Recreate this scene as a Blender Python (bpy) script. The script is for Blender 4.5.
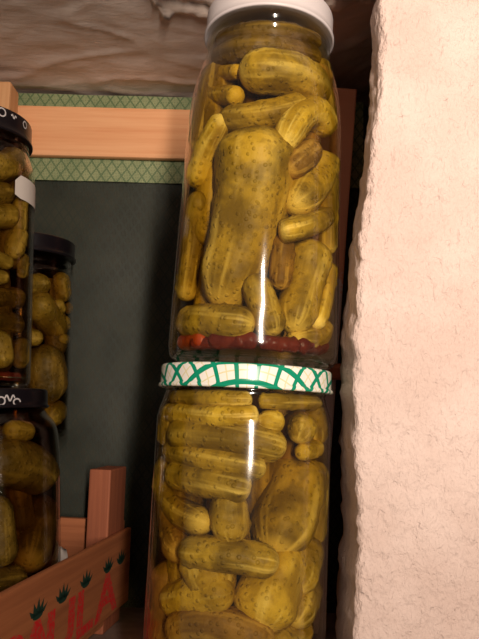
import bpy, bmesh, math, random
from mathutils import Vector, Matrix, noise
random.seed(7)
for o in list(bpy.data.objects): bpy.data.objects.remove(o)
scn = bpy.context.scene
COL = scn.collection

# ------------------------------------------------------------------ camera
CZ = 0.15
F = 700.0
PITCH, ROLL = math.radians(7.7), math.radians(1.5)
cam_d = bpy.data.cameras.new('camera')
cam_d.sensor_fit = 'VERTICAL'; cam_d.sensor_height = 36.0; cam_d.lens = 36.0*F/639.0
cam_d.clip_start = 0.01; cam_d.clip_end = 20
cam = bpy.data.objects.new('camera', cam_d); COL.objects.link(cam)
fw = Vector((0, math.cos(PITCH), math.sin(PITCH)))
r0 = Vector((1, 0, 0)); u0 = r0.cross(fw)
rt = r0*math.cos(ROLL) + u0*math.sin(ROLL)
up = u0*math.cos(ROLL) - r0*math.sin(ROLL)
CAM = Vector((0, 0, CZ))
cam.matrix_world = Matrix(((rt.x, up.x, -fw.x, CAM.x), (rt.y, up.y, -fw.y, CAM.y), (rt.z, up.z, -fw.z, CAM.z), (0, 0, 0, 1)))
scn.camera = cam

def ray(px, py):
    return (rt*((px-239.5)/F) + up*((319.5-py)/F) + fw)
def P(px, py, D):
    """point seen at a photo pixel, at distance D (world Y) from the camera"""
    d = ray(px, py); return CAM + d*(D/d.y)

# ------------------------------------------------------------------ world, lights, exposure
scn.view_settings.view_transform = 'Standard'; scn.view_settings.look = 'None'
scn.view_settings.gamma = 1.0; scn.view_settings.exposure = 0.0; scn.view_settings.use_curve_mapping = False
try: scn.cycles.transparent_max_bounces = 40
except Exception: pass
w = bpy.data.worlds.new('world'); scn.world = w; w.use_nodes = True
w.node_tree.nodes['Background'].inputs[0].default_value = (1.0, 0.80, 0.68, 1)
w.node_tree.nodes['Background'].inputs[1].default_value = 0.16

def area(name, loc, target, sx, sy, power, col, spread=180):
    l = bpy.data.lights.new(name, 'AREA'); l.shape = 'RECTANGLE'; l.size = sx; l.size_y = sy
    l.energy = power; l.color = col; l.spread = math.radians(spread)
    o = bpy.data.objects.new(name, l); COL.objects.link(o); o.location = loc
    d = Vector(target)-Vector(loc); o.rotation_euler = d.to_track_quat('-Z', 'Y').to_euler()
    return o
area('work_light', (0.108, -0.35, CZ+0.115), (0.100, 0.4, CZ+0.17), 0.024, 0.34, 1.55, (1.0, 0.84, 0.70), 78)

# ------------------------------------------------------------------ helpers
def srgb(r, g, b):
    f = lambda c: (c/255/12.92) if c/255 <= 0.04045 else ((c/255+0.055)/1.055)**2.4
    return (f(r), f(g), f(b), 1.0)

class NT:
    def __init__(s, name):
        s.m = bpy.data.materials.new(name); s.m.use_nodes = True
        s.t = s.m.node_tree; s.t.nodes.clear()
        s.out = s.n('ShaderNodeOutputMaterial')
    def n(s, typ, **kw):
        x = s.t.nodes.new(typ)
        for k, v in kw.items(): setattr(x, k, v)
        return x
    def l(s, a, b): s.t.links.new(a, b)
    def val(s, sock, v):
        if hasattr(v, 'is_output'): s.l(v, sock)
        else: sock.default_value = v
    def math(s, op, a, b=0.0, c=0.0, clamp=False):
        x = s.n('ShaderNodeMath', operation=op, use_clamp=clamp)
        for i, v in enumerate((a, b, c)): s.val(x.inputs[i], v)
        return x.outputs[0]
    def mix(s, f, a, b):
        x = s.n('ShaderNodeMix', data_type='RGBA')
        s.val(x.inputs[0], f); s.val(x.inputs[6], a); s.val(x.inputs[7], b)
        return x.outputs[2]
    def noise(s, vec, scale, detail=4.0, rough=0.55):
        x = s.n('ShaderNodeTexNoise'); x.inputs['Scale'].default_value = scale
        x.inputs['Detail'].default_value = detail; x.inputs['Roughness'].default_value = rough
        if vec is not None: s.l(vec, x.inputs['Vector'])
        return x.outputs['Fac']
    def ramp(s, f, lo, hi):
        x = s.n('ShaderNodeMapRange', interpolation_type='SMOOTHSTEP'); s.val(x.inputs[0], f)
        x.inputs[1].default_value = lo; x.inputs[2].default_value = hi
        return x.outputs[0]
    def obj(s): return s.n('ShaderNodeTexCoord').outputs['Object']
    def uv(s): return s.n('ShaderNodeTexCoord').outputs['UV']
    def stretch(s, vec, sc):
        x = s.n('ShaderNodeMapping'); s.l(vec, x.inputs[0]); x.inputs['Scale'].default_value = sc
        return x.outputs[0]
    def bsdf(s, col, rough=0.6, bump=None, strength=0.3, dist=0.001, spec=0.5, **kw):
        b = s.n('ShaderNodeBsdfPrincipled'); s.val(b.inputs['Base Color'], col); s.val(b.inputs['Roughness'], rough)
        b.inputs['Specular IOR Level'].default_value = spec
        for k, v in kw.items(): b.inputs[k].default_value = v
        if bump is not None:
            bp = s.n('ShaderNodeBump'); bp.inputs['Strength'].default_value = strength
            bp.inputs['Distance'].default_value = dist; s.l(bump, bp.inputs['Height']); s.l(bp.outputs[0], b.inputs['Normal'])
        s.l(b.outputs[0], s.out.inputs[0]); return b

def link(name, me, mat, parent=None):
    o = bpy.data.objects.new(name, me); COL.objects.link(o)
    if mat is not None: me.materials.append(mat)
    if parent is not None: o.parent = parent
    return o
def mesh(name, verts, faces, mat, parent=None, smooth=False, uvs=None, loc=None):
    me = bpy.data.meshes.new(name)
    if loc is not None: verts = [Vector(v)-Vector(loc) for v in verts]
    me.from_pydata([tuple(v) for v in verts], [], faces); me.update()
    if uvs:
        ul = me.uv_layers.new(name='UVMap')
        for lp in me.loops: ul.data[lp.index].uv = uvs[lp.vertex_index]
    if smooth: me.polygons.foreach_set('use_smooth', [True]*len(me.polygons))
    o = link(name, me, mat, parent)
    if loc is not None: o.location = loc
    return o
def fix(o):
    bm = bmesh.new(); bm.from_mesh(o.data); bmesh.ops.recalc_face_normals(bm, faces=bm.faces); bm.to_mesh(o.data); bm.free(); return o
def empty(name, loc, label, cat, group=None):
    o = bpy.data.objects.new(name, None); COL.objects.link(o); o.location = loc; o.empty_display_size = 0.02
    return tag(o, label, cat, group)
def tag(o, label, cat, group=None):
    o['label'] = label; o['category'] = cat
    if group: o['group'] = group
    return o
def struct(o): o['kind'] = 'structure'; return o
def box(name, c, size, mat, parent=None, rotz=0.0, bevel=0.0015, jitter=0.0, axes=None):
    """bevelled box, centre c, optional frame of axes"""
    bm = bmesh.new(); bmesh.ops.create_cube(bm, size=1.0)
    bmesh.ops.scale(bm, vec=size, verts=bm.verts)
    if bevel: bmesh.ops.bevel(bm, geom=bm.edges[:], offset=bevel, segments=2, affect='EDGES', profile=0.6)
    if jitter:
        for v in bm.verts:
            n = noise.noise_vector(v.co*60+Vector(c)*10); v.co += n*jitter
    me = bpy.data.meshes.new(name); bm.to_mesh(me); bm.free()
    o = link(name, me, mat, parent)
    if axes is not None:
        m = axes.to_4x4(); m.translation = Vector(c); o.matrix_local = m
    else:
        o.location = c; o.rotation_euler = (0, 0, rotz)
    return o
def lathe(name, prof, mat, parent, seg=72, uvfun=None):
    verts, uvs, faces = [], [], []
    n = len(prof)
    for i, (r, z) in enumerate(prof):
        for k in range(seg):
            a = 2*math.pi*k/seg
            verts.append((r*math.cos(a), r*math.sin(a), z))
            if uvfun: uvs.append(uvfun(i, r, z, a))
    for i in range(n-1):
        for k in range(seg):
            k2 = (k+1) % seg
            faces.append((i*seg+k, i*seg+k2, (i+1)*seg+k2, (i+1)*seg+k))
    faces.append(tuple(range(seg-1, -1, -1))); faces.append(tuple((n-1)*seg+k for k in range(seg)))
    o = mesh(name, verts, faces, mat, parent, smooth=True, uvs=uvs or None)
    return fix(o)

# ------------------------------------------------------------------ materials
def m_plaster():
    t = NT('rough_white_plaster'); c = t.obj()
    n1 = t.noise(t.stretch(c, (1.0, 1.0, 0.6)), 330, 6, 0.6); n2 = t.noise(c, 28, 5); n3 = t.noise(c, 110, 4)
    pit = t.ramp(t.noise(c, 240, 2), 0.30, 0.42)
    h = t.math('ADD', t.math('MULTIPLY', n1, 1.0), t.math('MULTIPLY', n3, 0.6))
    h = t.math('ADD', h, t.math('MULTIPLY', pit, 0.12))
    col = t.mix(t.ramp(n2, 0.3, 0.7), srgb(228, 205, 195), srgb(216, 191, 180))
    t.bsdf(col, 0.85, h, 1.0, 0.0030, spec=0.2); return t.m
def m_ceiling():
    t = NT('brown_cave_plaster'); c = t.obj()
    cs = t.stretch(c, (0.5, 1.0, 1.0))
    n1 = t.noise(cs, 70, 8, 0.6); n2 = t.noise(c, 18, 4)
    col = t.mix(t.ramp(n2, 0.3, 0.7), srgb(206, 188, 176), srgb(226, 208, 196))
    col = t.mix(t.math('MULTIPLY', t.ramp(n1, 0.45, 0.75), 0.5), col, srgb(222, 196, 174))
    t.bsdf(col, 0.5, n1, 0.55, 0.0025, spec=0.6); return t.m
def m_dull(name, c1, c2, rough=0.9, scale=40):
    t = NT(name); n1 = t.noise(t.obj(), scale, 6)
    t.bsdf(t.mix(t.ramp(n1, 0.3, 0.7), c1, c2), rough, n1, 0.6, 0.002, spec=0.2); return t.m
def m_wood(name, c1, c2, axis=0, rough=0.65, scale=1.0, knots=False):
    t = NT(name); c = t.obj()
    s = [260*scale]*3; s[axis] = 9*scale
    v = t.stretch(c, tuple(s))
    n1 = t.noise(v, 1.0, 4, 0.6)
    s2 = [50*scale]*3; s2[axis] = 2.5*scale
    n2 = t.noise(t.stretch(c, tuple(s2)), 1.0, 3)
    f = t.math('ADD', t.math('MULTIPLY', t.ramp(n1, 0.35, 0.7), 0.55), t.math('MULTIPLY', t.ramp(n2, 0.3, 0.7), 0.45))
    t.bsdf(t.mix(f, c1, c2), rough, n1, 0.25, 0.0005, spec=0.3); return t.m
def m_glass():
    t = NT('clear_jar_glass')
    lw = t.n('ShaderNodeLayerWeight'); lw.inputs['Blend'].default_value = 0.5
    p = t.math('POWER', lw.outputs['Facing'], 4.0)
    fac = t.math('ADD', t.math('MULTIPLY', p, 0.80), 0.035)
    tr = t.n('ShaderNodeBsdfTransparent'); tr.inputs[0].default_value = (0.96, 0.965, 0.94, 1)
    gl = t.n('ShaderNodeBsdfGlossy'); gl.inputs['Roughness'].default_value = 0.09; gl.inputs[0].default_value = (1, 1, 1, 1)
    bp = t.n('ShaderNodeBump'); bp.inputs['Strength'].default_value = 0.10; bp.inputs['Distance'].default_value = 0.002
    t.l(t.noise(t.stretch(t.obj(), (1, 1, 0.6)), 90, 1), bp.inputs['Height']); t.l(bp.outputs[0], gl.inputs['Normal'])
    mx = t.n('ShaderNodeMixShader'); t.l(fac, mx.inputs[0]); t.l(tr.outputs[0], mx.inputs[1]); t.l(gl.outputs[0], mx.inputs[2])
    t.l(mx.outputs[0], t.out.inputs[0]); return t.m
def m_brine(name, col, dens):
    t = NT(name)
    tr = t.n('ShaderNodeBsdfTransparent'); tr.inputs[0].default_value = (0.99, 0.98, 0.93, 1)
    va = t.n('ShaderNodeVolumeAbsorption'); va.inputs['Color'].default_value = col; va.inputs['Density'].default_value = dens
    t.l(tr.outputs[0], t.out.inputs[0]); t.l(va.outputs[0], t.out.inputs[1]); return t.m
def m_pickle(name, dark, mid, pale):
    t = NT(name); c = t.obj(); uv = t.uv()
    sx = t.n('ShaderNodeSeparateXYZ'); t.l(uv, sx.inputs[0]); U, V = sx.outputs[0], sx.outputs[1]
    oi = t.n('ShaderNodeObjectInfo'); rnd = oi.outputs['Random']
    off = t.n('ShaderNodeCombineXYZ'); t.val(off.inputs[0], t.math('MULTIPLY', rnd, 37.0))
    va = t.n('ShaderNodeVectorMath', operation='ADD'); t.l(c, va.inputs[0]); t.l(off.outputs[0], va.inputs[1]); cc = va.outputs[0]
    n1 = t.noise(cc, 170, 6, 0.65); n2 = t.noise(cc, 55, 3); n3 = t.noise(cc, 600, 2)
    # longitudinal pale streaks, stronger towards the blossom end
    cmb = t.n('ShaderNodeCombineXYZ'); t.val(cmb.inputs[0], t.math('MULTIPLY', U, 1.2)); t.val(cmb.inputs[1], t.math('ADD', t.math('MULTIPLY', V, 11.0), t.math('MULTIPLY', rnd, 9.0)))
    st = t.ramp(t.noise(cmb.outputs[0], 1.0, 2), 0.48, 0.68)
    stf = t.math('MULTIPLY', st, t.math('ADD', t.math('MULTIPLY', U, 0.55), 0.12), clamp=True)
    col = t.mix(t.ramp(n2, 0.36, 0.62), dark, mid)
    col = t.mix(t.math('MULTIPLY', t.ramp(n1, 0.46, 0.66), 0.65), col, dark)
    col = t.mix(stf, col, pale)
    col = t.mix(t.math('MULTIPLY', t.ramp(U, 0.90, 1.0), 0.75), col, pale)
    col = t.mix(t.math('MULTIPLY', t.ramp(n3, 0.66, 0.74), 0.35), col, srgb(70, 52, 12))
    vo = t.n('ShaderNodeTexVoronoi'); vo.inputs['Scale'].default_value = 330; t.l(cc, vo.inputs['Vector'])
    wart = t.ramp(vo.outputs['Distance'], 0.34, 0.16)
    wm = t.math('MULTIPLY', wart, t.math('SUBTRACT', 1.0, t.math('MULTIPLY', U, 0.7)))
    col = t.mix(t.math('MULTIPLY', wm, 0.36), col, srgb(84, 62, 12))
    h = t.math('ADD', t.math('MULTIPLY', n1, 0.6), t.math('MULTIPLY', n3, 0.25))
    h = t.math('ADD', h, t.math('MULTIPLY', wart, 0.5))
    b = t.bsdf(col, 0.5, h, 0.6, 0.0014, spec=0.14)
    return t.m

M = {}
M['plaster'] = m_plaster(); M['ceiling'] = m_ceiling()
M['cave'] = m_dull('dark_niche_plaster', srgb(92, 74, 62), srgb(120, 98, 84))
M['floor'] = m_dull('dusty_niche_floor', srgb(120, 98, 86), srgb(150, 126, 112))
M['pine'] = m_wood('pine_wood', srgb(240, 182, 134), srgb(224, 154, 106), 0)
M['pine_pale'] = m_wood('pale_pine_wood', srgb(226, 176, 128), srgb(208, 152, 104), 2)
M['crate'] = m_wood('crate_veneer', srgb(196, 126, 80), srgb(164, 98, 62), 1)
M['crate_post'] = m_wood('crate_post_wood', srgb(176, 104, 72), srgb(144, 82, 58), 2)
M['block'] = m_wood('dark_block_wood', srgb(80, 56, 40), srgb(60, 40, 28), 2)
M['glass'] = m_glass()
M['brine'] = m_brine('olive_brine', (0.80, 0.66, 0.16, 1), 46.0)
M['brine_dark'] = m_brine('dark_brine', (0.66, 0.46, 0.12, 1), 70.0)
M['olive'] = m_pickle('olive_gherkin_skin', srgb(112, 86, 18), srgb(166, 132, 34), srgb(230, 196, 92))
M['yellow'] = m_pickle('yellow_gherkin_skin', srgb(152, 118, 24), srgb(202, 164, 46), srgb(240, 210, 108))
M['brown'] = m_pickle('brown_gherkin_skin', srgb(108, 76, 24), srgb(146, 106, 34), srgb(206, 164, 74))
M['dimmed'] = m_pickle('dimmed_gherkin_skin', srgb(78, 58, 16), srgb(108, 82, 26), srgb(166, 132, 52))  # skin darkened to paint the left jars' weaker light; neck gherkins share it
M['dimmed_pale'] = m_pickle('dimmed_yellow_gherkin_skin', srgb(104, 80, 22), srgb(138, 108, 34), srgb(184, 150, 66))  # yellower skin with the same light falloff put into its colour
M['pepper'] = m_dull('red_pepper_flesh', srgb(150, 48, 18), srgb(176, 76, 26), 0.35, 120)
M['pepper_dark'] = m_dull('dark_red_pepper_flesh', srgb(78, 22, 14), srgb(104, 38, 22), 0.35, 120)
def flat(name, col, rough=0.4, **kw):
    t = NT(name); n1 = t.noise(t.obj(), 80, 4)
    b = t.n('ShaderNodeHueSaturation'); b.inputs['Color'].default_value = col
    t.val(b.inputs['Value'], t.math('ADD', t.math('MULTIPLY', n1, 0.12), 0.94))
    t.bsdf(b.outputs[0], rough, **kw); return t.m
M['white_lid'] = flat('white_lid_enamel', srgb(208, 199, 199), 0.4)
M['black_lid'] = flat('black_lid_enamel', srgb(22, 18, 22), 0.28)
M['paper'] = flat('white_paper', srgb(214, 204, 196), 0.8)
M['mark'] = flat('white_lid_print', srgb(190, 184, 184), 0.5)
M['red_ink'] = None

def m_redink():
    t = NT('red_print'); n1 = t.noise(t.obj(), 700, 2)
    t.bsdf(t.mix(t.ramp(n1, 0.45, 0.62), srgb(222, 34, 34), srgb(190, 88, 62)), 0.7); return t.m
M['red_ink'] = m_redink(); M['green_ink'] = flat('dark_green_print', srgb(22, 58, 44), 0.7)
def m_gingham():
    t = NT('green_check_lid_print'); uv = t.uv()
    s = t.n('ShaderNodeSeparateXYZ'); t.l(uv, s.inputs[0])
    def band(x, per, off, wd):
        f = t.math('FRACT', t.math('ADD', t.math('DIVIDE', x, per), off))
        return t.math('LESS_THAN', t.math('ABSOLUTE', t.math('SUBTRACT', f, 0.5)), wd)
    per = 0.0097
    g = t.math('MAXIMUM', band(s.outputs[0], per, 0.0, 0.105), band(s.outputs[1], per, 0.45, 0.125))
    y = t.math('MAXIMUM', band(s.outputs[0], per, 0.5, 0.03), band(s.outputs[1], per, 0.95, 0.03))
    col = t.mix(y, srgb(236, 232, 222), srgb(222, 212, 168))
    col = t.mix(g, col, srgb(10, 138, 104))
    t.bsdf(col, 0.25); return t.m
M['gingham'] = m_gingham()
def m_net(name, thread, per, wd, back, diamond=True):
    """woven netting: fine threads with open holes between them"""
    t = NT(name); s = t.n('ShaderNodeSeparateXYZ'); t.l(t.obj(), s.inputs[0]); X, Z = s.outputs[0], s.outputs[2]
    def ln(x, p, wv):
        f = t.math('FRACT', t.math('DIVIDE', x, p)); return t.math('LESS_THAN', t.math('ABSOLUTE', t.math('SUBTRACT', f, 0.5)), wv)
    a, b = t.math('ADD', X, Z), t.math('SUBTRACT', X, Z)
    fine = t.math('MAXIMUM', ln(X, per, wd), ln(Z, per, wd))
    cross = t.math('MAXIMUM', ln(t.math('ADD', X, t.math('MULTIPLY', Z, 0.7)), per*6.5, 0.09), ln(t.math('SUBTRACT', X, t.math('MULTIPLY', Z, 0.7)), per*6.5, 0.09))
    n1 = t.noise(t.obj(), 45, 4); n2 = t.noise(t.obj(), 500, 2)
    col = t.mix(t.ramp(n1, 0.3, 0.7), thread[0], thread[1])
    col = t.mix(t.math('MULTIPLY', cross, 0.75), col, thread[2])
    b1 = t.n('ShaderNodeBsdfPrincipled'); t.l(col, b1.inputs['Base Color']); b1.inputs['Roughness'].default_value = 0.6
    tr = t.n('ShaderNodeBsdfTransparent'); mx = t.n('ShaderNodeMixShader')
    cov = t.math('MAXIMUM', t.math('MAXIMUM', fine, cross), back)
    t.l(cov, mx.inputs[0]); t.l(tr.outputs[0], mx.inputs[1]); t.l(b1.outputs[0], mx.inputs[2]); t.l(mx.outputs[0], t.out.inputs[0]); return t.m
M['net'] = m_net('dark_green_net', (srgb(36, 42, 30), srgb(52, 56, 42), srgb(26, 36, 24)), 0.0012, 0.22, 0.25)
M['net_hem'] = m_net('doubled_green_net', (srgb(124, 138, 96), srgb(152, 160, 116), srgb(70, 98, 62)), 0.0013, 0.30, 0.5)
def m_board():
    t = NT('peeling_red_board'); c = t.obj(); s = t.n('ShaderNodeSeparateXYZ'); t.l(c, s.inputs[0])
    n1 = t.noise(c, 45, 5, 0.6)
    f = t.math('ADD', s.outputs[2], t.math('MULTIPLY', t.math('SUBTRACT', n1, 0.5), 0.11))
    bare = t.ramp(f, 0.056, 0.050)
    f2 = t.ramp(f, 0.050, 0.056)
    col = t.mix(f2, srgb(222, 198, 192), srgb(228, 156, 122))
    t.bsdf(col, 0.7, n1, 0.4, 0.001); return t.m
M['board'] = m_board()

# ------------------------------------------------------------------ setting
YB = 0.60       # back wall
def grid_surface(name, fn, nu, nv, mat, flip=False):
    verts, faces = [], []
    for i in range(nu+1):
        for j in range(nv+1): verts.append(fn(i/nu, j/nv))
    for i in range(nu):
        for j in range(nv):
            q = (i*(nv+1)+j, (i+1)*(nv+1)+j, (i+1)*(nv+1)+j+1, i*(nv+1)+j+1)
            faces.append(q[::-1] if flip else q)
    return mesh(name, verts, faces, mat, smooth=True)

def closed_grid(name, fn, nu, nv, mat, thick, flip=False):
    o = grid_surface(name, fn, nu, nv, mat, flip)
    md = o.modifiers.new('thickness', 'SOLIDIFY'); md.thickness = thick; md.offset = -1 if not flip else -1
    return o

# floor of the niche
def f_floor(u, v):
    x, y = -0.40+0.56*u, 0.22+0.40*v
    return Vector((x, y, 0.0))
struct(box('floor', (-0.12, 0.42, -0.02), (0.56, 0.40, 0.04), M['floor'], bevel=0.002))
# rough ceiling
CH = CZ+0.268
def f_ceil(u, v):
    x, y = -0.42+0.60*u, 0.26+0.36*v
    p = Vector((x, y, 0))
    z = CH + 0.003*noise.fractal(p*10, 1.0, 2.0, 3) + 0.0009*noise.fractal(Vector((x*60+y*25, y*55, 3)), 1.0, 2.0, 4)
    # creases running across
    d = abs(noise.noise(Vector((x*9, y*26, 7))));  z -= 0.0016*max(0, 0.10-d)/0.10
    # raised stony patch with a broken lip, and the vault rising towards the right
    q = P(172, 8, 0.42)
    if x > q.x-0.012+0.006*noise.noise(p*60) and y < 0.437+0.006*noise.noise(p*50): z -= 0.006 + 0.004*noise.fractal(p*70, 1, 2, 3)
    if x > 0.045: z += min(0.03, (x-0.045)*0.35)
    return Vector((x, y, z))
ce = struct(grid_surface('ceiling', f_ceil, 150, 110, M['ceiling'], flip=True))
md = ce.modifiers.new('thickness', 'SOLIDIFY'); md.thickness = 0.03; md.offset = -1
# back and side walls
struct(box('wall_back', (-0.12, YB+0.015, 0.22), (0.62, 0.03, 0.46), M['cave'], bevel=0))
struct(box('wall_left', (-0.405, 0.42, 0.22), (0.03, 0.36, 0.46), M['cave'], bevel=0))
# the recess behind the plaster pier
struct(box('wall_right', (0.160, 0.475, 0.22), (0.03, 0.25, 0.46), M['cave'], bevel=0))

# plaster pier: the front wall at right, with a worn, wavy arris
YF = 0.30
edge_px = [(-40, 386), (0, 381), (50, 380), (100, 378), (150, 372), (200, 366), (250, 361), (300, 357), (335, 352), (360, 354), (400, 355), (450, 356), (500, 358), (560, 357), (600, 356), (660, 354)]
pts = [P(x, y, YF) for y, x in edge_px]
pts.sort(key=lambda p: p.z)
def edge_x(z):
    if z <= pts[0].z: return pts[0].x
    for a, b in zip(pts, pts[1:]):
        if z <= b.z:
            t = (z-a.z)/(b.z-a.z); return a.x+(b.x-a.x)*t
    return pts[-1].x
def wall_profile():
    pr = []
    XR = 0.34
    n = 70
    for i in range(n+1):
        t = i/n; pr.append(('f', 0.0035 + (1-t)**1.6*0.27))      # front, offset from the edge
    for i in range(1, 7): pr.append(('r', i/6*math.pi/2))       # rounded arris
    for i in range(1, 9): pr.append(('s', i/8))                 # reveal
    pr.append(('b', 0.27))
    return pr
WP = wall_profile()
def RD(z): return 0.013+0.034*min(1, max(0, (CZ+0.13-z)/0.24))     # the reveal deepens towards the floor
def f_wall(u, v):
    k, a = WP[round(u*(len(WP)-1))]
    z = -0.06 + 0.60*v
    ex = edge_x(z) + 0.0016*noise.fractal(Vector((2, z*55, 0)), 1, 2, 4)
    if k == 'f': p = Vector((ex+a, YF, z))
    elif k == 'r': p = Vector((ex+0.0035-0.0035*math.sin(a), YF+0.0035-0.0035*math.cos(a), z))
    elif k == 'b': return Vector((ex+0.277, YF+0.0035+RD(z), z))
    else: p = Vector((ex-0.001*a, YF+0.0035+RD(z)*a, z))
    amp = 0.0009
    d = noise.fractal(p*42, 1, 2, 5)*amp + 0.0010*noise.fractal(p*170, 1, 2, 4)
    # shallow chipped ring near the arris
    if k == 'f': p.y -= d
    else: p.x -= d; p.y -= d*0.4
    return p
wl = grid_surface('wall_front', f_wall, len(WP)-1, 260, M['plaster'])
struct(wl)
fix(wl)
# body of the pier behind its plaster skin
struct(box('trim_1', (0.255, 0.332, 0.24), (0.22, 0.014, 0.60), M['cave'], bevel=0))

# ------------------------------------------------------------------ netting, frame, boards
YN = 0.565
nz0, nz1 = 0.0, CZ+0.262
def f_net(u, v):
    x, z = -0.36+0.50*u, nz0+(nz1-nz0)*v
    return Vector((x, YN+0.002*noise.noise(Vector((x*20, z*20, 0))), z))
net = grid_surface('green_net', f_net, 50, 50, M['net'])
fix(net)
tag(net, 'dark green woven netting stretched behind the jars across the niche back', 'netting')
hz0 = P(110, 182, YN-0.002).z; hz1 = P(110, 96, YN-0.002).z
def f_hem(u, v):
    x, z = -0.36+0.46*u, hz0+(hz1-hz0)*v
    return Vector((x, YN-0.003+0.001*noise.noise(Vector((x*20, z*20, 4))), z))
hem = grid_surface('folded_hem', f_hem, 50, 12, M['net_hem'], ); fix(hem); hem.parent = net
hem['label'] = 'paler green doubled-over top hem of the netting'
# horizontal pine rail nailed across the top
zt, zb = P(110, 107, 0.554).z, P(110, 157, 0.554).z
rail = box('pine_rail', (-0.13, 0.5575, (zt+zb)/2), (0.42, 0.007, zt-zb), M['pine'], bevel=0.002, jitter=0.0006)
tag(rail, 'pale pine rail running horizontally across the top of the green netting', 'wooden rail')
p0 = P(14, 86, 0.530)
post = box('pine_post', (p0.x-0.020, 0.533, p0.z/2), (0.040, 0.022, p0.z), M['pine_pale'], bevel=0.002, jitter=0.0005)
tag(post, 'upright pale pine post whose top shows above the upper left black lid', 'wooden post')
# leaning red board behind the two near jars
a, b = P(357, 93, 0.50), P(319, 625, 0.50)
b = b+(b-a)*((b.z)/(a.z-b.z))
zax = (a-b).normalized(); yax = Vector((0, 1, 0)); xax = yax.cross(zax).normalized(); yax = zax.cross(xax)
L = (a-b).length; Wd = 0.085
ctr = (a+b)/2 - xax*(Wd/2) + yax*0.006
brd = box('painted_board', ctr + Vector((0, 0, 0.003)), (Wd, 0.012, L), M['board'], bevel=0.0012, jitter=0.0008, axes=Matrix((xax, yax, zax)).transposed())
tag(brd, 'upright board with peeling red paint behind the near jar stack', 'wooden board')
cp = P(338, 371, 0.485)
bt = box('wooden_batten', (0.098, 0.4905, cp.z), (0.094, 0.012, 0.0115), M['crate_post'], bevel=0.003, jitter=0.001)
tag(bt, 'short wooden batten crossing the dark gap beside the plaster wall', 'batten')

# ------------------------------------------------------------------ fruit crate at left
def slat_pt(px, py):
    """where the ray of a pixel meets the outer plane of the side slat"""
    d = ray(px, py); n = SN; t = (SA-CAM).dot(n)/d.dot(n); return CAM+d*t
SA = P(0, 593, 0.333); SB = P(130, 530, 0.53)
sd = Vector((SB.x-SA.x, SB.y-SA.y, 0)).normalized(); SN = Vector((sd.y, -sd.x, 0))
ztop = (SA.z+SB.z)/2; zbot = ztop-0.052
ang = math.atan2(sd.y, sd.x)
S0 = SA - sd*0.065; S1 = SB + sd*0.004
crate = empty('fruit_crate', ((S0.x+S1.x)/2-0.1, (S0.y+S1.y)/2, 0), 'wooden fruit crate with red lettered side holding the left jars', 'crate')
def cl(v): return Vector(v)-Vector(crate.location)
ax_s = Matrix((sd, Vector((-sd.y, sd.x, 0)), Vector((0, 0, 1)))).transposed()
CWD = 0.13; LEN = (S1-S0).length; inn = -SN
def cbox(name, s, wdt, z, size, mat, bevel=0.0012):
    c = Vector((S0.x, S0.y, 0)) + sd*s + inn*wdt + Vector((0, 0, z))
    return box(name, cl(c), size, mat, crate, bevel=bevel, axes=ax_s)
m1 = M['crate']; m2 = M['crate_post']
mm = m_wood('crate_side_veneer', srgb(190, 118, 74), srgb(156, 92, 58), 0)
slat = cbox('side_slat', LEN/2, 0.002, (ztop+zbot)/2, (LEN, 0.004, ztop-zbot), mm)
cbox('side_slat', LEN/2, CWD-0.002, (ztop+zbot)/2, (LEN, 0.004, ztop-zbot), mm)
zend = P(80, 519, 0.53).z
me_ = m_wood('crate_end_veneer', srgb(190, 118, 78), srgb(160, 94, 60), 1)
for s in (0.002, LEN-0.004):
    cbox('end_slat', s, CWD/2, (zend+zbot)/2, (0.006, CWD-0.010, zend-zbot), me_)
cbox('crate_floor', LEN/2, CWD/2, 0.009, (LEN-0.012, CWD-0.010, 0.006), m1)
pz = P(110, 467, 0.52).z
for s in (0.018, LEN-0.022):
    for wv in (0.0125, CWD-0.0125):
        cbox('corner_post', s, wv, pz/2+0.0002, (0.036, 0.0155, pz-0.0004), m2)
# printing on the visible side
R3 = Matrix((sd, Vector((0, 0, 1)), SN)).transposed()     # text x along the slat, y up, z outwards
def place_print(name, verts, faces, mat, at, sx=1, sy=1, zoff=0.00015):
    vs = [R3 @ Vector((v[0]*sx, v[1]*sy, zoff)) for v in verts]
    o = mesh(name, vs, faces, mat, slat)
    slm = slat.matrix_local; org = slm.inverted() @ cl(at)
    me = o.data
    inv = slm.to_3x3().inverted()
    for v in me.vertices: v.co = inv @ v.co + org
    return o
def glyph(ch):
    cu = bpy.data.curves.new('glyph', 'FONT'); cu.body = ch; cu.align_x = 'CENTER'; cu.offset = 0.035
    o = bpy.data.objects.new('glyph', cu); COL.objects.link(o)
    bpy.context.view_layer.update()
    me = bpy.data.meshes.new_from_object(o)
    vs = [tuple(v.co) for v in me.vertices]; fs = [tuple(p.vertices) for p in me.polygons]
    bpy.data.objects.remove(o); bpy.data.meshes.remove(me); return vs, fs
def crown():
    vs, fs = [], []
    for i, (dx, hh) in enumerate(((-0.9, 0.55), (-0.5, 0.85), (0.0, 1.0), (0.5, 0.85), (0.9, 0.55))):
        n = len(vs); bx = dx*0.35
        vs += [(bx-0.28, 0.18, 0), (bx+0.28, 0.18, 0), (dx*0.95+0.04, hh, 0), (dx*0.6, 0.1, 0)]
        fs += [(n, n+1, n+2)]
    n = len(vs); k = 10
    vs += [(0.5*math.cos(2*math.pi*i/k), 0.17+0.2*math.sin(2*math.pi*i/k), 0) for i in range(k)]; fs.append(tuple(range(n, n+k)))
    return vs, fs
letters = [(10, 629, 'P'), (38, 609, 'A'), (63, 593, 'U'), (86, 580, 'L'), (108, 567, 'A'), (121, 559, None)]
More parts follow.
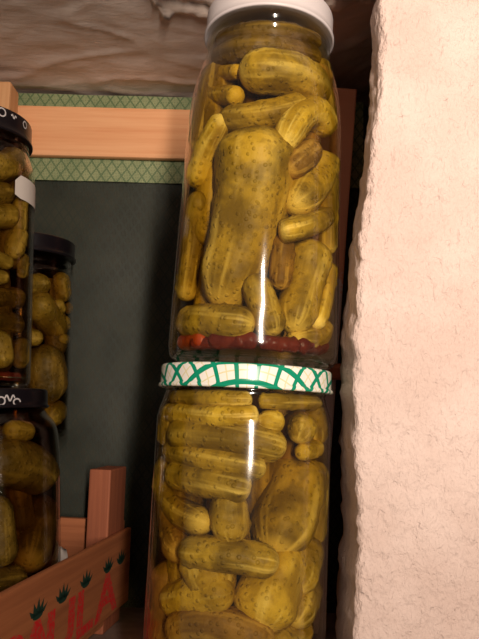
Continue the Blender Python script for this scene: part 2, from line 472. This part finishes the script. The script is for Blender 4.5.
for i, (px, py, ch) in enumerate(letters):
    at = slat_pt(px, py); at.z = ztop-0.0215
    gv, gf = crown(); place_print('leaf_print', gv, gf, M['green_ink'], at, 0.013, 0.0105)
    if ch:
        gv, gf = glyph(ch); at2 = at.copy(); at2.z = zbot+0.004
        place_print('letter_print', gv, gf, M['red_ink'], at2, 0.060, 0.036)

# scrap of white paper in the crate
pc = P(72, 552, 0.512)
pv, pf = [], []
for i in range(9):
    for j in range(9):
        u, v = i/8, j/8
        pv.append((-0.012+0.020*u*(1-0.55*v), 0.004*noise.noise(Vector((u*3, v*3, 1)))+0.012*v, 0.03*v*(1-0.25*u)+0.002*noise.noise(Vector((u*4, v*4, 5)))))
for i in range(8):
    for j in range(8): pf.append((i*9+j, (i+1)*9+j, (i+1)*9+j+1, i*9+j+1))
sc = mesh('paper_scrap', pv, pf, M['paper'], smooth=True); sc.location = (pc.x, 0.498, pc.z-0.022)
md = sc.modifiers.new('thickness', 'SOLIDIFY'); md.thickness = 0.0006
tag(sc, 'white paper scrap poking up inside the crate beside its far end', 'paper')

# ------------------------------------------------------------------ jars
JARS = {}
def smooth_prof(p, n=6):
    """densify a profile with rounded corners (Catmull-Rom)"""
    out = []
    for i in range(len(p)-1):
        a = p[max(i-1, 0)]; b = p[i]; c = p[i+1]; d = p[min(i+2, len(p)-1)]
        for k in range(n):
            t = k/n
            out.append(tuple(0.5*(2*b[q]+(c[q]-a[q])*t+(2*a[q]-5*b[q]+4*c[q]-d[q])*t*t+(3*b[q]-a[q]-3*c[q]+d[q])*t**3) for q in (0, 1)))
    out.append(p[-1]); return out
def make_jar(key, base, axis, body, neck_r, neck_z, H, lid_r, lid_h, lid_mat, label, brine='brine', brine_top=None, gingham=False):
    root = empty('pickle_jar', base, label, 'jar', None)
    q = Vector((0, 0, 1)).rotation_difference(axis); root.rotation_mode = 'QUATERNION'; root.rotation_quaternion = q
    outer = smooth_prof(body, 5)
    # neck with thread rings
    zz = neck_z
    while zz < H-0.002:
        t = (zz-neck_z)/(H-neck_z)
        outer.append((neck_r+0.0006*math.sin(t*math.pi*5)**2, zz)); zz += 0.0008
    th = 0.0012
    inner = []
    for i, (r, z) in enumerate(outer):
        if z > 0.0042: inner.append((r-th, z))
    prof = outer + inner[::-1] + [(inner[0][0]-0.002, 0.0026), (0.004, 0.0024)]
    pr = [(0.006, 0.0014)] + [(outer[0][0]-0.004, 0.0012)] + prof
    lathe('glass_body', pr, M['glass'], root)
    bt_ = brine_top or (H-lid_h-0.004)
    bp_ = [(inner[0][0]-0.0026, 0.0030)]+[(r-0.0004, z+0.0004) for r, z in inner if z < bt_]
    lathe('brine', bp_, M[brine], root)
    # lid
    z0, z1 = H-lid_h, H; rb = 0.0013
    lp = [(neck_r+0.0012, z0+0.0006), (lid_r-0.0004, z0), (lid_r+0.0005, z0+0.0005), (lid_r+0.0005, z0+0.0016), (lid_r-0.0003, z0+0.0022)]
    lp += [(lid_r-0.0003, z0+0.0022+(lid_h-0.0022-rb)*k/4) for k in range(1, 5)]
    lp += [(lid_r-0.0003-rb*(1-math.cos(a)), z1-rb+rb*math.sin(a)) for a in (0.4, 0.8, 1.2, 1.57)]
    lp += [(lid_r*0.90, z1), (lid_r*0.87, z1-0.0008), (lid_r*0.5, z1-0.0008), (0.002, z1-0.0008)]
    def uvf(i, r, z, a):
        d = r if z > z1-0.0012 else lid_r+(z1-z)
        return (math.cos(a)*d, math.sin(a)*d)
    lathe('lid', lp, lid_mat, root, seg=96, uvfun=uvf)
    prof_in = sorted([(z, r) for r, z in inner])
    def rin(h):
        if h <= prof_in[0][0]: return prof_in[0][1]
        for (z0_, r0_), (z1_, r1_) in zip(prof_in, prof_in[1:]):
            if h <= z1_: return r0_+(r1_-r0_)*((h-z0_)/max(1e-9, z1_-z0_))
        return prof_in[-1][1]
    JARS[key] = dict(base=Vector(base), axis=axis, rin=rin, H=H, lid_h=lid_h, root=root, R=max(r for r, z in outer))
    return root

def axis_from(p_low, p_high, D0, D1=None):
    a, b = P(*p_low, D0), P(*p_high, D1 or D0); return a, (b-a).normalized()

# near jar, lower (green checked lid)
a, ax = axis_from((236, 600), (246, 380), 0.330)
base = a - ax*(a.z/ax.z); base.z = 0.0003
HB = 0.171
make_jar('near_low', base, ax, [(0.0330, 0.0), (0.0385, 0.0012), (0.0404, 0.006), (0.0407, 0.020), (0.0406, 0.080), (0.0405, 0.140), (0.0400, 0.149), (0.0382, 0.155), (0.0374, 0.158)],
         0.0370, 0.159, HB, 0.0402, 0.0105, M['gingham'], 'near gherkin jar with white and green checked lid, under the white-lidded jar', brine_top=0.168)
# near jar, upper (white lid)
topc = base + ax*(HB+0.0002)
b2, ax2 = axis_from((253, 345), (268, 60), 0.330, 0.336)
off = b2 + ax2*((topc.z-b2.z)/ax2.z); off.z = topc.z+0.0012
make_jar('near_top', off, ax2, [(0.0325, 0.0), (0.0375, 0.0010), (0.0394, 0.005), (0.0397, 0.015), (0.0391, 0.060), (0.0382, 0.110), (0.0375, 0.126), (0.0358, 0.138), (0.0332, 0.148), (0.0314, 0.154)],
         0.0308, 0.156, 0.179, 0.0326, 0.0135, M['white_lid'], 'tall gherkin jar with plain white lid, stacked on the checked-lid jar', brine_top=0.174)
# left, lower jar in the crate
a, ax = axis_from((-26, 560), (-24, 400), 0.415)
base = a - ax*((a.z-0.0122)/ax.z)
HL = P(-24, 391, 0.415).z-0.0122
make_jar('left_low', base, ax, [(0.040, 0.0), (0.0450, 0.0012), (0.0476, 0.006), (0.0479, 0.02), (0.0479, 0.10), (0.0472, 0.115), (0.0455, 0.126), (0.0405, 0.133), (0.0385, 0.136)],
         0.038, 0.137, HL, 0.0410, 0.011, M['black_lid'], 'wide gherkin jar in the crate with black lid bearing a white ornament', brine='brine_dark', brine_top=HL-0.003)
topc = base + ax*(HL+0.0002)
# left, upper jar
a, ax = axis_from((-40.5, 380), (-33, 170), 0.41)
base = a + ax*((topc.z-a.z)/ax.z); base.z = topc.z+0.001
make_jar('left_top', base, ax, [(0.033, 0.0), (0.038, 0.0010), (0.0398, 0.005), (0.040, 0.015), (0.040, 0.10), (0.0398, 0.128), (0.0380, 0.136), (0.0362, 0.141)],
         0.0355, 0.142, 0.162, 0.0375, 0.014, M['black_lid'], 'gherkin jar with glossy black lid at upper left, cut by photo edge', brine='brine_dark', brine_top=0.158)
# far jar behind them, standing on a block
a, ax = axis_from((15, 435), (23, 250), 0.505)
zb_ = P(14, 438, 0.495).z
base = a - ax*((a.z-zb_)/ax.z)
HK = P(22, 243, 0.505).z - zb_
make_jar('far', base, ax, [(0.031, 0.0), (0.036, 0.0010), (0.0376, 0.005), (0.0378, 0.015), (0.0378, 0.095), (0.0374, 0.108), (0.0362, 0.116), (0.0350, 0.119)],
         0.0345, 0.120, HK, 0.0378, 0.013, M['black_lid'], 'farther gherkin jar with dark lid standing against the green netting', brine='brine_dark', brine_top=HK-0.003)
blk = box('wooden_block', (base.x-0.004, base.y, (base.z+0.0122)/2), (0.045, 0.040, base.z-0.0124), M['block'], bevel=0.001)
tag(blk, 'dark wooden block in the crate under the farther dark-lidded jar', 'wooden block')

# white ornaments printed on the black lids
def lid_mark(key, px, py, kind, s):
    J = JARS[key]; root = J['root']; c = cyl_hit(J, px, py, lid_r_of[key]+0.0003, None)
    return c
def cyl_hit(J, px, py, R):
    """front point of a cylinder of radius R round the jar axis on the ray of a pixel (nearest rim point if missed)"""
    d = ray(px, py); o = CAM-J['base']; a = J['axis']
    d1 = d-a*d.dot(a); o1 = o-a*o.dot(a)
    A = d1.dot(d1); B = 2*d1.dot(o1); C = o1.dot(o1)-R*R
    D = B*B-4*A*C
    if D > 0: t = (-B-math.sqrt(D))/(2*A); return CAM+d*t
    t = -B/(2*A); p = CAM+d*t
    h = (p-J['base']).dot(a); c = J['base']+a*h; rad = p-c
    return c + rad.normalized()*R
lid_R = {'left_low': 0.0410, 'left_top': 0.0375}
def ring_mark(key, px, py, s, kind):
    J = JARS[key]; R = lid_R[key]+0.00005; c0 = J['base']; a = J['axis']
    w0 = cyl_hit(J, px, py, R); h0 = (w0-c0).dot(a); rad = (w0-c0-a*h0).normalized(); tan = a.cross(rad)
    pts2 = []
    if kind == 'ring': pts2 = [(s*math.cos(2*math.pi*k/20), s*math.sin(2*math.pi*k/20)) for k in range(21)]
    elif kind == 'wave': pts2 = [(s*3*(k/16-0.5), s*0.8*math.sin(k/16*math.pi*3)) for k in range(17)]
    else: pts2 = [(s*1.2*math.cos(k/12*math.pi*1.5), s*math.sin(k/12*math.pi*1.5)) for k in range(13)]
    vs, fs = [], []; wd = 0.00042
    for i, (x, y) in enumerate(pts2):
        x2, y2 = pts2[min(i+1, len(pts2)-1)]; x1, y1 = pts2[max(i-1, 0)]
        n = Vector((-(y2-y1), x2-x1)).normalized()*wd
        for sg in (-1, 1):
            xx, yy = x+n.x*sg, y+n.y*sg; th = xx/R
            vs.append((c0+a*(h0+yy)+(rad*math.cos(th)+tan*math.sin(th))*R))
    for i in range(len(pts2)-1): fs.append((2*i, 2*i+1, 2*i+3, 2*i+2))
    root = J['root']; bpy.context.view_layer.update(); inv = root.matrix_world.inverted()
    lid = [c for c in root.children if c.name.startswith('lid')][0]
    return mesh('ornament', [inv@v for v in vs], fs, M['mark'], lid)
ring_mark('left_low', 1, 401, 0.0022, 'ring'); ring_mark('left_low', 10, 398, 0.0019, 'wave'); ring_mark('left_low', 17, 402, 0.0018, 'arc')
ring_mark('left_top', 2, 112, 0.0024, 'ring'); ring_mark('left_top', 14, 117, 0.0013, 'wave'); ring_mark('left_top', 25, 125, 0.0020, 'ring')

# white sticker on the side of the upper left jar
def sticker():
    J = JARS['left_top']; root = J['root']; bpy.context.view_layer.update(); inv = root.matrix_world.inverted()
    h0 = (P(25, 201, 0.40)-J['base']).dot(J['axis']); h1 = (P(25, 178, 0.40)-J['base']).dot(J['axis'])
    p = inv @ cyl_hit(J, 15, 190, 0.0402); a0 = math.atan2(p.y, p.x)
    vs, fs = [], []
    for i in range(15):
        for j in range(5):
            a_ = a0 + 1.6*i/14; hh = h0+(h1-h0)*j/4
            if i == 0: hh = h0+(h1-h0)*(0.1+0.6*j/4)
            vs.append((0.04025*math.cos(a_), 0.04025*math.sin(a_), hh))
    for i in range(14):
        for j in range(4): fs.append((i*5+j, (i+1)*5+j, (i+1)*5+j+1, i*5+j+1))
    return mesh('sticker', vs, fs, M['paper'], root, smooth=True)
sticker()['label'] = 'white paper sticker on the glass'

# ------------------------------------------------------------------ gherkins
def spine(ctrl, n):
    out = []
    if len(ctrl) == 2:
        return [ctrl[0].lerp(ctrl[1], i/n) for i in range(n+1)]
    a, m, b = ctrl; c = m*2-(a+b)*0.5
    for i in range(n+1):
        t = i/n; out.append(a*((1-t)**2)+c*(2*t*(1-t))+b*(t*t))
    return out
seedc = [0]; RAW = []
def gherkin(key, label, pts2, rpx, mat, layer=0.0, taper=0.0, kind='gherkin', group=None):
    J = JARS[key]; seedc[0] += 1; sd_ = seedc[0]
    ctrl = []
    a = J['axis']; c0 = J['base']; r = None
    if pts2 is None:
        q0, q1, r = RAW.pop(); ctrl = [q0, q1]; pts2 = []
    for ii, (px, py) in enumerate(pts2):
        p0_ = cyl_hit(J, px, py, J['R']*0.8)
        if r is None: r = 1.10*rpx/F*(p0_-CAM).dot(fw)
        hgt = min(max((p0_-c0).dot(a), 0.006+r*0.9), J['H']-0.002)
        R = J['rin'](min(hgt, J['H']-0.004))
        # keep clear of the shoulder as well
        R = min(R, J['rin'](min(hgt+r*0.8, J['H']-0.004))+r*0.25)
        Rc = max(0.004, R-r*(0.72 if ii in (0, len(pts2)-1) else 1.03)-0.0005-layer*0.011)
        p1 = cyl_hit(J, px, py, Rc)
        h1 = (p1-c0).dot(a); lo = 0.0036+r*0.95
        if h1 < lo: p1 = p1 + a*(lo-h1)
        ctrl.append(p1)
    n, m = (64, 44) if r > 0.0062 else (40, 28)
    # tips: the given end points are the ends of the gherkin
    sp = spine(ctrl, n)
    # re-seat the spine on the cylinder so a long gherkin follows the glass
    Ls = sum((sp[i+1]-sp[i]).length for i in range(n))
    e = min(0.5, r/max(Ls, 1e-6)*0.95)
    prof = []
    ts = [0.5-0.5*math.cos(math.pi*i/n) for i in range(n+1)]
    def at(t):
        f = t*n; i = min(int(f), n-1); return sp[i].lerp(sp[i+1], f-i)
    vs, uvs, fs = [], [], []
    X0 = None
    for i, t in enumerate(ts):
        p = at(t); tg = (at(min(1, t+0.02))-at(max(0, t-0.02))).normalized()
        if X0 is None: X0 = Vector((0.3, 1, 0.2))
        x = X0-tg*X0.dot(tg); x.normalize(); X0 = x; y = tg.cross(x)
        k = 1.0
        if t < e: k = math.sqrt(max(0, 1-((e-t)/e)**2))
        elif t > 1-e: k = math.sqrt(max(0, 1-((t-1+e)/e)**2))
        k *= 1 - taper*(t-0.5) - 0.05*(2*t-1)**2
        rr = r*max(k, 0.02)
        for q in range(m):
            an = 2*math.pi*q/m
            dr = (x*math.cos(an)+y*math.sin(an))
            co = p+dr*rr
            nv = noise.noise(co*110+Vector((sd_*3.1, 0, 0)))*0.07
            wd_ = noise.voronoi(co*260+Vector((0, sd_*1.7, 0)))[0][0]
            nv += max(0, 0.42-wd_)*0.0024/r*(0.35+0.65*max(0, min(1, noise.noise(co*90+Vector((5, 0, sd_)))*2+0.5)))
            ridge = 0.018*math.sin(an*5+sd_)
            co = p+dr*rr*(1+(nv+ridge)*min(1, k*1.2))
            vs.append(co); uvs.append((t, q/m))
    for i in range(n):
        for q in range(m):
            q2 = (q+1) % m; fs.append((i*m+q, i*m+q2, (i+1)*m+q2, (i+1)*m+q))
    fs.append(tuple(range(m-1, -1, -1))); fs.append(tuple(n*m+q for q in range(m)))
    o = mesh(kind, vs, fs, M[mat], smooth=True, uvs=uvs, loc=at(0.5)); fix(o)
    return tag(o, label, 'pickle' if kind == 'gherkin' else 'pepper', group)

O, Yl, Br = 'olive', 'yellow', 'brown'
T = 'near_top'
GT = 'gherkins in the white-lidded jar'
for lb, p, r, m, ly, tp in [
 ('fat olive gherkin lying across the top of the white-lidded jar, pale nub at its left', [(334, 98), (290, 75), (239, 76)], 19, O, 0, -0.1),
 ('small yellowish gherkin at top left of the white-lidded jar, beside the pale nub', [(240, 71), (211, 74)], 7.5, Yl, 0.5, 0),
 ('short yellowish gherkin just below the small top left one in the white-lidded jar', [(240, 96), (206, 95)], 9.5, Yl, 0.35, 0),
 ('slim gherkin lying flat above the biggest gherkin in the white-lidded jar', [(221, 120), (264, 115), (306, 104)], 13, O, 0.3, 0),
 ('slanting yellowish gherkin left of the biggest gherkin top in the white-lidded jar', [(196, 188), (206, 152), (225, 116)], 11, Yl, 0, 0.1),
 ('upright olive gherkin against the left glass shoulder of the white-lidded jar', [(202, 65), (196, 105), (188, 152)], 11, O, 0.0, 0.1),
 ('long upright gherkin along the left glass, lower half of the white-lidded jar', [(199, 192), (193, 245), (185, 300)], 11.5, O, 0, 0),
 ('biggest warty gherkin, long pale streaks, upright in the middle of the white-lidded jar', [(256, 127), (249, 215), (219, 309)], 35.5, O, 0, 0.36),
 ('curved yellowish gherkin hooked at the right below the top one in the white-lidded jar', [(338, 136), (308, 112), (281, 150)], 14, Yl, 0, 0.1),
 ('stubby brownish gherkin tucked under the hooked gherkin in the white-lidded jar', [(316, 146), (287, 172)], 13, Br, 0.1, 0),
 ('slanting thick gherkin with pale tip above the small flat one, right of white-lidded jar', [(338, 154), (315, 178), (291, 208)], 18, O, 0.0, 0),
 ('small gherkin lying flat at right, halfway down the white-lidded jar', [(335, 215), (305, 226), (279, 232)], 10.5, O, -0.05, -0.1),
 ('long warty gherkin standing at lower right of the white-lidded jar', [(314, 240), (303, 285), (293, 336)], 19.5, O, 0, 0.2),
 ('thin upright gherkin against the right glass, low in the white-lidded jar', [(329, 262), (324, 295), (315, 326)], 9, Yl, 0.0, 0),
 ('narrow upright gherkin at bottom centre of the white-lidded jar, below the biggest', [(252, 274), (264, 308), (274, 348)], 14.5, O, 0.05, 0),
 ('warty gherkin lying flat at the bottom left of the white-lidded jar', [(177, 323), (215, 322), (255, 325)], 16, O, 0, 0.1),
 ('rounded gherkin lying at the bottom right of the white-lidded jar', [(334, 320), (312, 336), (292, 347)], 14, O, 0.15, 0),
 ('dark gherkin half hidden between biggest and lower right gherkins of the white-lidded jar', [(284, 234), (280, 290)], 11, Br, 0.6, 0),
 ('gherkin against the right glass behind the small flat one, white-lidded jar', [(342, 160), (341, 255)], 9, O, 0.05, 0),
 ('dark gherkin seen through the glass neck of the white-lidded jar', [(214, 60), (262, 48), (322, 60)], 12, 'dimmed', 0.2, 0),
 ('dark olive gherkin jammed highest in the neck of the white-lidded jar', [(216, 42), (268, 31), (322, 44)], 9, 'dimmed', 0.1, 0),
 ('upright gherkin at the right shoulder of the white-lidded jar, beside the top gherkin', [(328, 60), (340, 88), (344, 126)], 9.5, O, 0.0, 0),
]: gherkin(T, lb, p, r, m, ly, tp, group=GT)
for lb, p, r in [
 ('orange-red pepper strip at bottom left of the white-lidded jar', [(178, 342), (204, 350)], 7.5),
 ('red pepper strip at the bottom of the white-lidded jar, left of its middle', [(208, 350), (258, 348)], 8),
 ('dark red pepper strip under the narrow bottom centre gherkin, white-lidded jar', [(258, 352), (300, 354)], 7),
 ('dark red pepper strip at bottom right of the white-lidded jar', [(298, 352), (334, 347)], 8),
 ('dull red pepper strip lying lowest at the base of the white-lidded jar, left of centre', [(190, 354), (246, 357)], 6),
]: gherkin(T, lb, p, r, 'pepper' if 'orange' in lb else 'pepper_dark', 0.15, 0, kind='pepper_strip', group='pepper strips in the white-lidded jar')
B = 'near_low'; GB = 'gherkins in the checked-lid jar'
for lb, p, r, m, ly, tp in [
 ('yellow gherkin lying flat just under the shoulder of the checked-lid jar', [(160, 412), (212, 416), (258, 415)], 10, Yl, 0, 0),
 ('short pale yellow gherkin end at top centre right of the checked-lid jar', [(284, 423), (257, 420)], 10, Yl, 0.1, 0.1),
 ('warty gherkin with pointed right tip, second row down in the checked-lid jar', [(174, 435), (230, 437), (284, 449)], 16.5, O, 0, 0.25),
 ('long slim gherkin with pale right nub, third row down in the checked-lid jar', [(159, 449), (208, 459), (266, 469)], 12, O, 0.1, 0.1),
 ('gherkin lying under the pale-nubbed slim one in the checked-lid jar', [(171, 473), (210, 480), (251, 489)], 15, O, 0.05, 0),
 ('curved gherkin bending down along the left glass of the checked-lid jar', [(158, 457), (166, 500), (208, 524)], 13, O, 0.05, 0),
 ('short upright gherkin in the middle of the checked-lid jar, above the flat diagonal one', [(226, 490), (233, 545)], 18, O, 0.25, 0),
 ('dark brownish gherkin at left, halfway down the checked-lid jar', [(150, 490), (158, 525), (182, 556)], 16, Br, 0.15, 0),
 ('biggest plump gherkin at upper right of the checked-lid jar', [(306, 453), (290, 500), (272, 556)], 30, O, 0.05, 0),
 ('large pale-streaked gherkin pointing down at bottom right of the checked-lid jar', [(294, 538), (270, 588), (258, 632)], 29, Yl, 0.1, -0.1),
 ('gherkin lying across the middle in front of two others in the checked-lid jar', [(180, 551), (228, 555), (278, 564)], 15, O, -0.05, 0),
 ('plump pale-ended gherkin pointing down beneath the crossing one, checked-lid jar', [(192, 538), (208, 570), (220, 603)], 23, Yl, 0.25, 0),
 ('smooth rounded gherkin lying at lower left of the checked-lid jar', [(234, 590), (195, 596), (155, 600)], 18, Yl, 0.3, 0),
 ('dark gherkin lying at the very bottom centre of the checked-lid jar', [(172, 634), (215, 624), (272, 645)], 17, Br, 0.2, 0),
 ('dark upright gherkin along the lower left glass of the checked-lid jar', [(144, 560), (146, 600), (152, 650)], 15, Br, 0.1, 0),
 ('slanting gherkin at right glass beside the large pale-streaked one, checked-lid jar', [(328, 540), (296, 592)], 15, O, 0.05, 0),
 ('slanting warty gherkin at the lower right glass of the checked-lid jar', [(328, 580), (294, 625)], 15, O, 0.05, 0),
 ('upright gherkin along the right glass beside the biggest plump one, checked-lid jar', [(330, 462), (328, 545)], 11, O, 0.05, 0),
 ('round-ended gherkin with pale nub at top right of the checked-lid jar', [(306, 416), (297, 442)], 13, O, 0.1, 0),
 ('pale gherkin tip poking out above the biggest plump one, checked-lid jar', [(300, 453), (324, 448)], 8.5, Yl, 0.1, 0),
 ('small gherkin under the right shoulder of the checked-lid jar', [(320, 404), (330, 446)], 11, O, 0.05, 0),
 ('gherkin jammed in the neck of the checked-lid jar, at left', [(172, 398), (210, 399), (252, 400)], 8, O, 0, 0),
 ('gherkin jammed in the neck of the checked-lid jar, at right', [(258, 401), (290, 402), (318, 403)], 7.5, O, 0, 0),
 ('small gherkin under the left shoulder of the checked-lid jar', [(154, 402), (150, 446)], 10, O, 0.0, 0),
 ('gherkin lying at the very bottom right of the checked-lid jar', [(272, 646), (322, 630)], 14, O, 0.25, 0),
]: gherkin(B, lb, p, r, m, ly, tp, group=GB)
DK = {O: 'dimmed_pale', Yl: 'dimmed_pale', Br: 'dimmed'}  # left jars take the skins that have dim light painted in
LT = 'left_top'; GL = 'gherkins in the upper left black-lidded jar'
for lb, p, r, m, ly, tp in [
 ('plump yellowish gherkin under the neck of the upper left jar, above its sticker', [(-25, 166), (3, 167), (30, 158)], 14, Yl, 0, 0),
 ('brown gherkin lying flat left of the sticker in the upper left jar', [(-22, 193), (13, 194)], 11, Br, 0.05, 0),
 ('yellowish gherkin lying flat just below the sticker in the upper left jar', [(-22, 218), (17, 215)], 12, Yl, 0, 0),
 ('small upright gherkin right below the sticker in the upper left jar', [(21, 196), (19, 234)], 7, Yl, 0, 0),
 ('short slanting gherkin midway down the upper left jar', [(20, 228), (12, 258)], 9, Yl, 0, 0),
 ('small yellow gherkin tip below the short slanting one, upper left jar', [(-12, 254), (12, 265)], 7, Yl, 0, 0),
 ('smallest yellow gherkin tip at the photo edge in the upper left jar', [(-10, 276), (8, 278)], 6.5, Yl, 0, 0),
 ('tiny brown gherkin against the right glass of the upper left jar', [(24, 254), (22, 278)], 5, Br, 0, 0),
 ('dark gherkin lying flat in the lower half of the upper left jar', [(-30, 296), (28, 299)], 11, Br, 0, 0),
 ('second dark gherkin lying flat below the first in the upper left jar', [(-22, 317), (28, 326)], 11, Br, 0.05, 0),
 ('yellow-brown upright gherkin at the bottom edge side of the upper left jar', [(-4, 330), (3, 374)], 12, Yl, 0, 0),
 ('brown upright gherkin against the right glass, bottom of the upper left jar', [(22, 338), (20, 368)], 8.5, Br, 0, 0),
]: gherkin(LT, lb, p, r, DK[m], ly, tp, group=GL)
gherkin(LT, 'dark red pepper strip at the base of the upper left jar', [(-8, 380), (20, 379)], 4, 'pepper_dark', 0, 0, kind='pepper_strip')
LL = 'left_low'; GM = 'gherkins in the crate jar'
for lb, p, r, m, ly, tp in [
 ('small yellowish gherkin just under the ornamented black lid of the crate jar', [(4, 430), (33, 432)], 9.5, Yl, 0.2, 0),
 ('largest brown gherkin lying across the upper half of the crate jar', [(-20, 462), (25, 466), (55, 486)], 24, Br, 0, 0.1),
 ('brown gherkin standing at right in the lower half of the crate jar', [(50, 496), (42, 530), (28, 566)], 20, Br, 0, 0),
 ('dark upright gherkin at the photo edge in the crate jar', [(-4, 496), (4, 566)], 14, Br, 0.1, 0),
 ('dark gherkin lying at the bottom of the crate jar, just above the crate rim', [(-20, 582), (26, 578)], 12, Br, 0.1, 0),
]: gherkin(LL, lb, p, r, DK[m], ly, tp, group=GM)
K = 'far'; GK = 'gherkins in the farther jar'
for lb, p, r, m, ly, tp in [
 ('plump gherkin at upper left of the farther jar, under its dark lid', [(18, 286), (50, 284)], 10.5, O, 0, 0),
 ('upright yellowish gherkin at upper right of the farther jar', [(60, 272), (64, 302)], 8, Yl, 0, 0),
 ('small gherkin stub against the right glass, high in the farther jar', [(72, 274), (72, 297)], 4.5, Yl, 0.1, 0),
 ('small yellow gherkin below the upright yellowish one in the farther jar', [(56, 300), (62, 314)], 6, Yl, 0, 0),
 ('tiny gherkin at the right glass beside the big slanting one, farther jar', [(69, 302), (69, 314)], 4, Yl, 0, 0),
 ('little yellow gherkin ball at the right glass, middle of the farther jar', [(64, 316), (66, 330)], 5, Yl, 0, 0),
 ('big slanting olive gherkin in the middle of the farther jar', [(28, 302), (46, 314), (60, 338)], 15, O, 0, 0.1),
 ('yellowish gherkin tip below the big slanting one in the farther jar', [(22, 336), (43, 339)], 8, Yl, -0.05, 0),
 ('small yellowish gherkin at the right glass above the long brown one, farther jar', [(60, 339), (68, 340)], 6, Yl, 0.05, 0),
 ('long brown gherkin standing in the lower half of the farther jar', [(44, 344), (47, 404)], 19, Br, 0.05, 0),
 ('slanting yellowish gherkin at the bottom right of the farther jar', [(70, 406), (46, 436)], 10, Yl, 0, 0),
 ('short gherkin at the bottom left of the farther jar', [(32, 400), (40, 432)], 8, Br, 0.05, 0),
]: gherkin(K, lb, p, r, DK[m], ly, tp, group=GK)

# gherkins deeper in the jars, glimpsed between those of the front row
def inner(key, n, words, group, zlo, zhi, mats=('brown', 'olive')):
    J = JARS[key]; a = J['axis']; rnd = random.Random(len(key)*13+n)
    xx = Vector((1, 0, 0)); xx = (xx-a*xx.dot(a)).normalized(); yy = a.cross(xx)
    # ring of leaning gherkins behind the front row
    rows = max(1, n//4); k = 0
    for i in range(rows):
        for j in range(4):
            k += 1
            h = zlo+(zhi-zlo)*(i+0.5)/rows; hl = (zhi-zlo)/rows*0.56
            x = (j-1.5)*0.0150+rnd.uniform(-0.002, 0.002); y = rnd.uniform(-0.007, 0.000)
            dx = rnd.uniform(-0.005, 0.005)
            c = J['base']+a*h+xx*x+yy*y
            p0_, p1_ = c-a*hl-xx*dx, c+a*hl+xx*dx
            gherkin3(key, words, p0_, p1_, rnd.uniform(0.0075, 0.0090), mats[k % 2], group)
def gherkin3(key, label, p0_, p1_, r, mat, group):
    RAW.append((p0_, p1_, r)); gherkin(key, label, None, None, mat, 0, 0, group=group)

inner('near_top', 12, 'gherkin only glimpsed behind the front row of the white-lidded jar', 'deeper gherkins of the white-lidded jar', 0.012, 0.150)
inner('near_low', 12, 'gherkin only glimpsed behind the front row of the checked-lid jar', 'deeper gherkins of the checked-lid jar', 0.012, 0.150)
inner('left_top', 8, 'brown gherkin only glimpsed behind the front row of the upper left jar', 'deeper gherkins of the upper left jar', 0.012, 0.135, ('dimmed', 'dimmed'))
inner('left_low', 8, 'brown gherkin only glimpsed behind the front row of the crate jar', 'deeper gherkins of the crate jar', 0.012, 0.125, ('dimmed', 'dimmed'))
inner('far', 8, 'brown gherkin only glimpsed behind the front row of the farther jar', 'deeper gherkins of the farther jar', 0.010, 0.112, ('dimmed', 'dimmed'))
